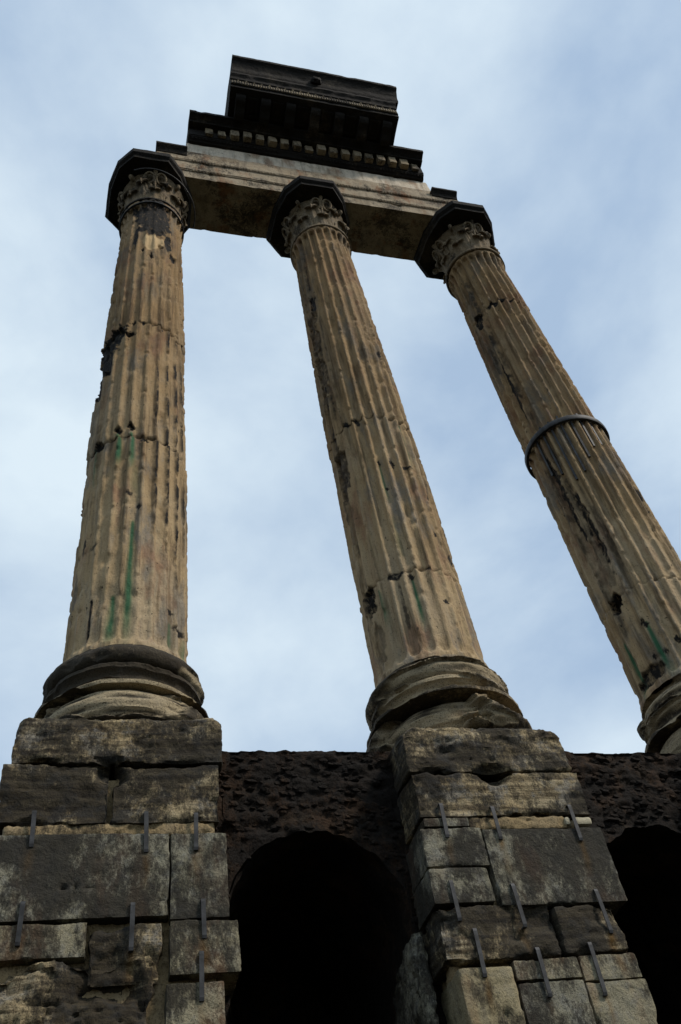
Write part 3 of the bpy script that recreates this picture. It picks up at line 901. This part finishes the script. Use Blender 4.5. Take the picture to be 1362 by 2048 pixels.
def build_base(cx, root, seed, dmg, mat):
    """upper torus, scotia, lower torus; battered"""
    parts = [('upper_torus', [(.60, .0)] + [(.765, .004), (.778, -.05)] + torus_prof(.90, -.185, .125, .13) + [(.60, -.315)], 1.0),
             ('scotia', [(.60, -.312), (.855, -.312), (.86, -.365)] + [(.80 + .09 * (2 * abs(t - .42)) ** 2, -.37 - .20 * t) for t in np.linspace(0, 1, 14)] + [(.95, -.575), (.95, -.62), (.6, -.622)], .7),
             ('lower_torus', [(.60, -.62)] + torus_prof(1.005, -.835, .215, .20) + [(.60, -1.055)], 1.3)]
    for pi, (name, prof, amp) in enumerate(parts):
        # resample profile
        pr = np.array(prof)
        L = np.concatenate([[0], np.cumsum(np.linalg.norm(np.diff(pr, axis=0), axis=1))])
        tt = np.linspace(0, L[-1], int(L[-1] / .016))
        pr = np.stack([np.interp(tt, L, pr[:, 0]), np.interp(tt, L, pr[:, 1])], 1)
        nth = 260
        V, th = lathe(pr, cx, nth)
        P = V.reshape(-1, 3)
        rr = np.hypot(P[:, 0] - cx, P[:, 1])
        T = np.degrees(np.arctan2(P[:, 0] - cx, -P[:, 1]))
        n_ = fbm(P * 5, 4, seed + pi)
        d = .010 * n_ + .006 * fbm(P * 22, 3, seed + 9 + pi)
        d = d - amp * .06 * np.clip(fbm(P * np.array([2.6, 2.6, 5.0]), 4, seed + 17) - .08, 0, 1) * 1.6
        R = rr + d
        fresh = np.zeros(len(P))
        w = fbm(P * np.array([3, 3, 6.0]), 4, seed + 27)
        lam = fbm(P * np.array([1.6, 1.6, 18.0]), 3, seed + 29)
        for (which, td, tw, zc, zh, lim) in dmg:
            if which != name:
                continue
            dt = (T - td + 180) % 360 - 180
            e = 1 - np.sqrt((dt / tw) ** 2 + ((P[:, 2] - zc) / zh) ** 2) + .45 * w
            m_ = sstep(0, .18, e)
            R = np.where(m_ > 0, np.minimum(R, rr - lim * m_ + .03 * lam * m_ + .015 * w * m_), R)
            fresh = np.maximum(fresh, m_ * sstep(-.35, .1, lam + .4 * w))
        k = R / np.maximum(rr, 1e-6)
        Q = np.stack([cx + (P[:, 0] - cx) * k, P[:, 1] * k, P[:, 2] + .012 * fbm(P * 4 + 5, 3, seed + 50) * (np.abs(P[:, 2] + .5) < .45)], 1)
        part(name, Q, grid_q(nth, len(pr), True)[:, ::-1], mat, root, sharp=55, attrs=dict(fresh=fresh))

# --- capital pieces shared by all three
def leaf_mesh():
    """acanthus leaf: hugs the bell, flares and curls over at the tip; local x across, -y outwards, z up; unit height"""
    nu, nv = 15, 22
    u = np.linspace(-1, 1, nu)
    v = np.linspace(0, 1, nv)
    U, W = np.meshgrid(u, v, indexing='ij')
    lobes = 1 + .17 * np.abs(np.sin(W * math.pi * 4.5)) - .10
    wid = .30 * (np.sin(np.clip(W * .92 + .16, 0, 1) * math.pi) ** .55) * lobes
    a = np.clip((W - .55) / .45, 0, 1)
    ang = a * math.radians(215)
    rc = .15
    h = np.where(W < .55, W / .55 * .80, .80 + rc * np.sin(ang) * 1.1)
    o = np.where(W < .55, .03 + .10 * (W / .55) ** 2, .13 + rc * (1 - np.cos(ang)) * .95)
    rib = .030 * np.cos(U * math.pi * 2.5) * (1 - .4 * W) + .035 * np.exp(-(U / .12) ** 2)
    cup = -.05 * U * U
    X = U * wid
    Y = -(o + rib + cup)
    Z = h
    F = np.stack([X, Y, Z], -1).reshape(-1, 3)
    Bk = F.copy()
    Bk[:, 1] += .045
    V = np.concatenate([F, Bk])
    q = grid_q(nu, nv)
    n = nu * nv
    Q = [q, (q + n)[:, ::-1]]
    for line in ([i * nv for i in range(nu)], [i * nv + nv - 1 for i in range(nu)], list(range(nv)), [(nu - 1) * nv + j for j in range(nv)]):
        l = np.array(line)
        Q.append(np.stack([l[:-1], l[1:], l[1:] + n, l[:-1] + n], 1))
    me = raw_mesh('acanthus_leaf', V, np.concatenate(Q))
    me.materials.append(M_CAP)
    return me

def volute_mesh():
    """corner scroll: a ribbon-like tube rising and winding up at the tip; local -y outwards"""
    t = np.linspace(0, 1, 46)
    pts, rad = [], []
    for s in t:
        if s < .4:
            k = s / .4
            pts.append((0, -.05 - .30 * k ** 1.6, -.42 + .40 * k))
            rad.append(.035 + .02 * k)
        else:
            k = (s - .4) / .6
            a = k * 2.4 * 2 * math.pi * .78
            r = .125 * (1 - .78 * k)
            pts.append((0, -.35 - .125 + .125 - r * math.sin(a) * 1.0 - .0, -.02 - .125 + r * math.cos(a) + .125))
            rad.append(.055 * (1 - .45 * k))
    V, Q = tube(pts, rad, 8)
    V[:, 0] *= 1.6
    me = raw_mesh('corner_volute', V, Q)
    me.materials.append(M_CAP)
    return me

def helix_mesh():
    """oval inner scroll ring with its stem"""
    a = np.linspace(0, 2 * math.pi, 28, endpoint=False)
    ring = np.stack([.105 * np.cos(a), np.zeros_like(a) - .02 * np.sin(a), .165 * np.sin(a)], 1)
    l1 = tube(ring, .030, 8, True)
    stem = [(0.10 - .05 * s, 0.03, -.12 - .34 * s) for s in np.linspace(0, 1, 8)]
    l2 = tube(stem, np.linspace(.035, .05, 8), 7)
    V, Q = join([l1, l2])
    me = raw_mesh('inner_scroll', V, Q)
    me.materials.append(M_CAP)
    return me

LEAF, VOL, HELX = leaf_mesh(), volute_mesh(), helix_mesh()

ABACUS = [(-.52, -1.07), (.28, -1.07), (.59, -.74), (.86, -.20), (.88, .50), (.62, .92), (-.64, .92), (-1.06, .54), (-1.01, -.18), (-.84, -.73)]

def build_capital(cx, root, seed, battered):
    rnd = random.Random(seed)
    z0 = H
    # bell
    prof = [(.56, z0 - .02), (.56, z0 + .10), (.55, z0 + .45), (.57, z0 + .85), (.62, z0 + 1.12), (.70, z0 + 1.28), (.70, z0 + 1.36), (.3, z0 + 1.37)]
    pr = np.array(prof)
    L = np.concatenate([[0], np.cumsum(np.linalg.norm(np.diff(pr, axis=0), axis=1))])
    tt = np.linspace(0, L[-1], 46)
    pr = np.stack([np.interp(tt, L, pr[:, 0]), np.interp(tt, L, pr[:, 1])], 1)
    V, th = lathe(pr, cx, 96)
    P = V.reshape(-1, 3)
    k = 1 + .035 * fbm(P * 5, 4, seed)
    P = np.stack([cx + (P[:, 0] - cx) * k, P[:, 1] * k, P[:, 2]], 1)
    bell = part('capital', P, grid_q(96, 46, True), M_CAP, root)
    def put(name, me, ang, r, z, s, sx=1.0, tilt=0.0, mir=1, sy=1.0):
        a = math.radians(ang)
        pos = Vector((cx + math.sin(a) * r, -math.cos(a) * r, z))
        M = Matrix.Translation(pos) @ Matrix.Rotation(a, 4, 'Z') @ Matrix.Rotation(tilt, 4, 'X') @ Matrix.Diagonal((s * sx * mir, s * sy, s, 1))
        inst(name, me, bell, M)
    for i in range(8):
        if not (battered and rnd.random() < .3):
            put('acanthus_leaf', LEAF, i * 45 + rnd.uniform(-2, 2), .555, z0 + .02, .62 * rnd.uniform(.9, 1.04), 1.15, rnd.uniform(-.05, .04), sy=.78)
    for i in range(8):
        put('acanthus_leaf', LEAF, i * 45 + 22.5 + rnd.uniform(-2, 2), .55, z0 + .10, .92 * rnd.uniform(.92, 1.03), .85, rnd.uniform(-.04, .03), sy=.62)
    for i in range(4):
        put('corner_volute', VOL, (45, 137, 222, 318)[i], (.44, .52, .56, .50)[i], z0 + 1.25, .66, .8)
        for sg in (-1, 1):
            a = 90 * i
            put('inner_scroll', HELX, a + sg * 10.5, .70, z0 + 1.08, 1.0, 1.0, 0.25, mir=sg)
    # stem and flower between the scrolls
    for i in range(4):
        a = math.radians(90 * i)
        path = [(cx + math.sin(a) * r, -math.cos(a) * r, z) for r, z in ((.60, z0 + .72), (.66, z0 + .95), (.71, z0 + 1.18), (.76, z0 + 1.34))]
        Vv, Qq = tube(path, [.025, .03, .03, .05], 8)
        part('flower_stem', Vv, Qq, M_CAP, bell)
    # abacus: broad plate with cut corners, moulded edge
    n = len(ABACUS)
    def ring(s, z, seed2):
        return [(cx + -.06 + (x + .06) * s, y * s, z) for (x, y) in ABACUS]
    # densify
    def dens(pts, m=8):
        out_ = []
        for i in range(len(pts)):
            p, q = np.array(pts[i]), np.array(pts[(i + 1) % len(pts)])
            for j in range(m):
                out_.append(p + (q - p) * j / m)
        return np.array(out_)
    rings = [dens(ring(s, z, 0)) for s, z in ((.80, 13.60), (.93, 13.60), (.94, 13.68), (.985, 13.72), (1.0, 13.74), (1.0, 13.90))]
    V = np.stack(rings, 1)
    nn = V.shape[0]
    F = V.reshape(-1, 3)
    F = F + .010 * np.stack([fbm(F * 5, 3, seed + 70), fbm(F * 5, 3, seed + 71), .3 * fbm(F * 5, 3, seed + 72)], 1)
    q = grid_q(nn, len(rings), True).tolist()
    q.append([i * len(rings) for i in range(nn)][::-1])
    q.append([i * len(rings) + len(rings) - 1 for i in range(nn)])
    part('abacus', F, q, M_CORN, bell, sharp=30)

def ring_part(name, cx, z, R, w, h, mat, root, seed=0, n=160, rough=.003):
    prof = [(R - w, z - h / 2), (R - w * .15, z - h / 2), (R, z - h * .3), (R, z + h * .3), (R - w * .15, z + h / 2), (R - w, z + h / 2)]
    V, th = lathe(prof, cx, n)
    P = V.reshape(-1, 3)
    P = P + rough * np.stack([fbm(P * 6, 3, seed), fbm(P * 6, 3, seed + 1), fbm(P * 6, 3, seed + 2)], 1)
    return part(name, P, grid_q(n, len(prof), True), mat, root, sharp=35)

CG = 'fluted marble columns'
colA = empty('marble_column', (0, 0, -1.055), 'leftmost fluted marble column with a dark patched top and green streaks', 'column', CG)
colB = empty('marble_column', (S, 0, -1.055), 'middle fluted marble column with a cracked foot and carved leafy capital', 'column', CG)
colC = empty('marble_column', (2 * S, 0, -1.055), 'right-hand fluted marble column clasped by an iron ring halfway up', 'column', CG)
BASE_DMG = {
    'A': [('lower_torus', -10, 62, -.78, .22, .11), ('upper_torus', 60, 20, -.25, .12, .03), ('scotia', 5, 70, -.56, .09, .05), ('lower_torus', -75, 20, -.75, .2, .06), ('lower_torus', 55, 18, -.70, .1, .07), ('lower_torus', 5, 45, -.96, .05, .02)],
    'B': [('upper_torus', -10, 70, -.22, .12, .08), ('lower_torus', -35, 50, -.80, .34, .20), ('lower_torus', 35, 34, -.70, .16, .13), ('scotia', -30, 70, -.45, .16, .07), ('upper_torus', 40, 36, -.20, .12, .07), ('scotia', 50, 30, -.5, .1, .05), ('lower_torus', 15, 20, -.95, .07, .05)],
    'C': [('upper_torus', -75, 50, -.14, .18, .12), ('lower_torus', -80, 50, -.80, .30, .16), ('scotia', -70, 50, -.45, .16, .07), ('lower_torus', 0, 40, -.80, .26, .10), ('upper_torus', -20, 40, -.14, .16, .08)],
}
for key, cx, root, sd in (('A', CXS[0], colA, 11), ('B', CXS[1], colB, 23), ('C', CXS[2], colC, 37)):
    build_shaft(key, cx, root, sd)
    build_base(cx, root, sd + 100, BASE_DMG[key], M_BASE if key == 'A' else M_BASE2)
    build_capital(cx, root, sd + 200, key == 'A')
ring_part('astragal', CXS[1], H - .01, .70, .12, .07, M_CAP, colB, 3, rough=.008)
ring_part('astragal', CXS[2], H - .01, .72, .14, .09, M_CAP, colC, 5, rough=.008)
ring_part('iron_ring', CXS[0], H - .16, .690, .04, .035, M_IRON, colA, 7)
ring_part('astragal', CXS[0], H + .03, .69, .11, .07, M_CORN, colA, 9, rough=.012)
# the broad ring on the right-hand column and the bars let into its flutes
ring_part('iron_ring', CXS[2], 5.46, .778, .06, .11, M_IRON, colC, 8)
for (td, z1, z2) in ((-78, 5.62, 4.5), (-63, 5.66, 4.35), (-48, 5.64, 4.05), (-33, 5.68, 4.15), (-18, 5.62, 4.45), (-3, 5.66, 4.72), (12, 5.62, 4.80), (27, 5.66, 4.30)):
    a = math.radians(td)
    rr = .678
    V, Q = box_vq(-.017, .017, -.015, .015, z2, z1)
    c, s = math.cos(a), math.sin(a)
    W = V.copy()
    W[:, 0] = V[:, 0] * c - (V[:, 1] - rr) * s
    W[:, 1] = V[:, 0] * s + (V[:, 1] - rr) * c
    W[:, 0] += CXS[2]
    part('iron_bar', W, Q, M_IRON, colC, smooth=False)
# hoop of cable round the left capital
an = np.linspace(math.radians(-30), math.radians(100), 40)
V, Q = tube(np.stack([.93 * np.sin(an), -.93 * np.cos(an), 13.30 - .30 * (an - an[0]) / (an[-1] - an[0])], 1), .014, 6)
part('cable', V, Q, M_IRON, colA)

# ------------------------------------------------------------------ entablature
ent = empty('entablature', (S, 0, 13.9), 'broken marble entablature with dentils and a dark projecting cornice across three columns', 'entablature')
AZ = 13.905
def arch_prof():
    f = [(-.62, AZ), (-.62, AZ + .34), (-.645, AZ + .36), (-.645, AZ + .40), (-.66, AZ + .40), (-.66, AZ + .80), (-.69, AZ + .83), (-.69, AZ + .87), (-.70, AZ + .87), (-.70, AZ + 1.20),
         (-.66, AZ + 1.24), (-.66, AZ + 1.49)]
    b = [(.60, AZ + 1.49), (.60, AZ)]
    return f + b
for i, (x0, x1) in enumerate(((-.02, S - .006), (S + .006, 7.56))):
    V, Q = sweep_x(arch_prof(), x0, x1, .045, .010, 300 + i, chip=.035, endj=.05)
    part('architrave_block', V, Q, M_ARCH, ent, sharp=35)
# crowning moulding survives at both ends
crown = [(-.655, AZ + 1.06), (-.72, AZ + 1.08), (-.76, AZ + 1.18), (-.84, AZ + 1.26), (-.84, AZ + 1.33), (-.655, AZ + 1.35)]
for i, (x0, x1) in enumerate(((-.03, .70), (6.86, 7.53))):
    V, Q = sweep_x(crown, x0, x1, .03, .006, 320 + i, chip=.0)
    part('crown_moulding', V, Q, M_CORN, ent, sharp=35)
# carved bands on the architrave (beads too small to tell apart)
def bead_row(x0, x1, y, z, pitch, sx, sy, sz, seed, miss=0.0):
    rng = np.random.default_rng(seed)
    o8 = np.array([[1, 0, 0], [-1, 0, 0], [0, 1, 0], [0, -1, 0], [0, 0, 1], [0, 0, -1]], float)
    f8 = np.array([[0, 2, 4], [2, 1, 4], [1, 3, 4], [3, 0, 4], [2, 0, 5], [1, 2, 5], [3, 1, 5], [0, 3, 5]])
    lst = []
    x = x0 + pitch / 2
    while x < x1:
        nn = float(vn(np.array([[x * .9, seed, 0.5]]), seed)[0])
        if nn > -1 + 2 * miss:
            lst.append((o8 * np.array([sx, sy, sz]) * rng.uniform(.8, 1.15) + np.array([x, y, z]), f8))
        x += pitch
    return join(lst)
for i, (z, y) in enumerate(((AZ + .37, -.647), (AZ + .84, -.692))):
    V, Q = bead_row(.8, 7.4, y - .008, z, .075, .03, .022, .035, 40 + i, miss=.30)
    part('carved_beading', V, Q, M_ARCH, ent, smooth=False, kind='stuff')
# frieze
fz = [(-.60, 15.36), (-.60, 16.13), (.58, 16.13), (.58, 15.36)]
for i, (x0, x1) in enumerate(((.70, 2.93), (2.936, 5.02), (5.026, 6.98))):
    V, Q = sweep_x(fz, x0, x1, .05, .012, 340 + i, chip=.02, endj=.03)
    part('frieze_block', V, Q, M_FRZ, ent, sharp=35)
# dentil course
dc = [(-.56, 16.13), (-.66, 16.14), (-.70, 16.20), (-.76, 16.24), (-.76, 16.28), (-.78, 16.29), (-.78, 16.66), (-.96, 16.67), (-.98, 16.72), (-1.08, 16.78), (-1.15, 16.80), (-1.15, 16.92), (.55, 16.92), (.55, 16.13)]
V, Q = sweep_x(dc, .73, 6.88, .05, .008, 360, chip=.03, endj=.02)
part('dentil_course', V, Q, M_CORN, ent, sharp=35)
rng = random.Random(4)
M_DENT = mat_stone('dentil_marble', [(0.3, (0.19, 0.145, 0.085)), (0.5, (0.28, 0.225, 0.145)), (0.7, (0.23, 0.185, 0.125))], dark=0.6, grey=0.1)
ND = 18
for i in range(ND):
    x = 1.24 + (6.66 - 1.24) * i / (ND - 1)
    w = .105 + rng.uniform(-.008, .008)
    lost = rng.random() < .12
    V, Q = stone((x - w, -.94 + (.08 if lost else rng.uniform(0, .02)), 16.30 + rng.uniform(0, .02)), (x + w, -.77, 16.655), .012, .006, 0, 900 + i, step=(.04, .05, .05), chip=.05)
    part('dentil', V, Q, M_DENT, ent, sharp=40)
V, Q = bead_row(.8, 6.8, -.735, 16.20, .085, .034, .03, .04, 77, miss=.15)
part('carved_beading', V, Q, M_CORN, ent, smooth=False, kind='stuff')
# corona and sima, shorter than the courses below
cx0, cx1 = 1.67, 6.06
cor = [(-1.10, 16.92), (-1.84, 17.05), (-1.85, 17.16), (-1.87, 17.16), (-1.87, 17.48), (-1.90, 17.50), (-1.92, 17.62), (-1.98, 17.70), (-1.98, 17.80), (.5, 17.80), (.5, 16.925)]
V, Q = sweep_x(cor, cx0, cx1, .05, .008, 380, chip=.025, endj=.03)
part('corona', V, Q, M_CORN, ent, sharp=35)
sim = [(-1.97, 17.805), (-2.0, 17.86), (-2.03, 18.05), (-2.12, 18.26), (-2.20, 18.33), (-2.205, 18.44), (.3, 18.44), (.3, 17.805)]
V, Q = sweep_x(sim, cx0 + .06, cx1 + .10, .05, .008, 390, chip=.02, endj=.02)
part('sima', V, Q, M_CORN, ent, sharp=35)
# brackets under the corona, with sunk panels between
NM = 7
for i in range(NM):
    x = cx0 + .28 + (cx1 - cx0 - .56) * i / (NM - 1)
    pr = [(-1.16, 16.70), (-1.30, 16.71), (-1.45, 16.80), (-1.60, 16.83), (-1.68, 16.90), (-1.70, 17.02), (-1.16, 16.95)]
    V, Q = sweep_x(pr, x - .12, x + .12, .04, .006, 400 + i, chip=.02)
    part('bracket', V, Q, M_CORN, ent, sharp=40)
    if i < NM - 1:
        xm = x + (cx1 - cx0 - .56) / (NM - 1) / 2
        hw = .14
        for (a, b, c, d) in ((xm - hw, xm + hw, -1.66, -1.61), (xm - hw, xm + hw, -1.27, -1.22), (xm - hw, xm - hw + .05, -1.609, -1.271), (xm + hw - .05, xm + hw, -1.609, -1.271)):
            Vb, Qb = box_vq(a, b, c, d, -.035, .03)
            Vb[:, 2] += 16.92 + (-1.10 - Vb[:, 1]) / .74 * .13
            part('panel_frame', Vb, Qb, M_CORN, ent, smooth=False)
# tongues along the lower lip of the corona, beads above, a boss in the middle
lst = []
x = cx0 + .05
rg = np.random.default_rng(8)
while x < cx1 - .03:
    v, q = box_vq(x - .022, x + .022, -1.905, -1.868, 17.17, 17.17 + rg.uniform(.14, .18))
    v[[0, 1, 4, 5], 0] = x + (v[[0, 1, 4, 5], 0] - x) * .7
    lst.append((v, q))
    x += .066
V, Q = join(lst)
part('tongue_moulding', V, Q, M_DENT, ent, smooth=False, kind='stuff')
V, Q = bead_row(cx0 + .1, cx1 - .1, -1.89, 17.43, .20, .035, .03, .035, 91, miss=0.0)
part('bead_row', V, Q, M_DENT, ent, smooth=False, kind='stuff')
u, v_ = np.meshgrid(np.linspace(0, math.pi, 14), np.linspace(0, 2 * math.pi, 24, endpoint=False), indexing='ij')
n3 = np.stack([np.sin(u) * np.cos(v_), np.sin(u) * np.sin(v_), np.cos(u)], -1).reshape(-1, 3)
bs = n3 * np.array([.15, .09, .16]) * (1 + .45 * fbm(n3 * 2.2, 3, 6))[:, None] + np.array([3.92, -2.06, 18.03])
qb = grid_q(14, 24)
ii, jj = np.meshgrid(np.arange(13), np.arange(24), indexing='ij')
qb = np.stack([ii * 24 + jj, ii * 24 + (jj + 1) % 24, (ii + 1) * 24 + (jj + 1) % 24, (ii + 1) * 24 + jj], -1).reshape(-1, 4)
part('spout_boss', bs, qb, M_CORN, ent)
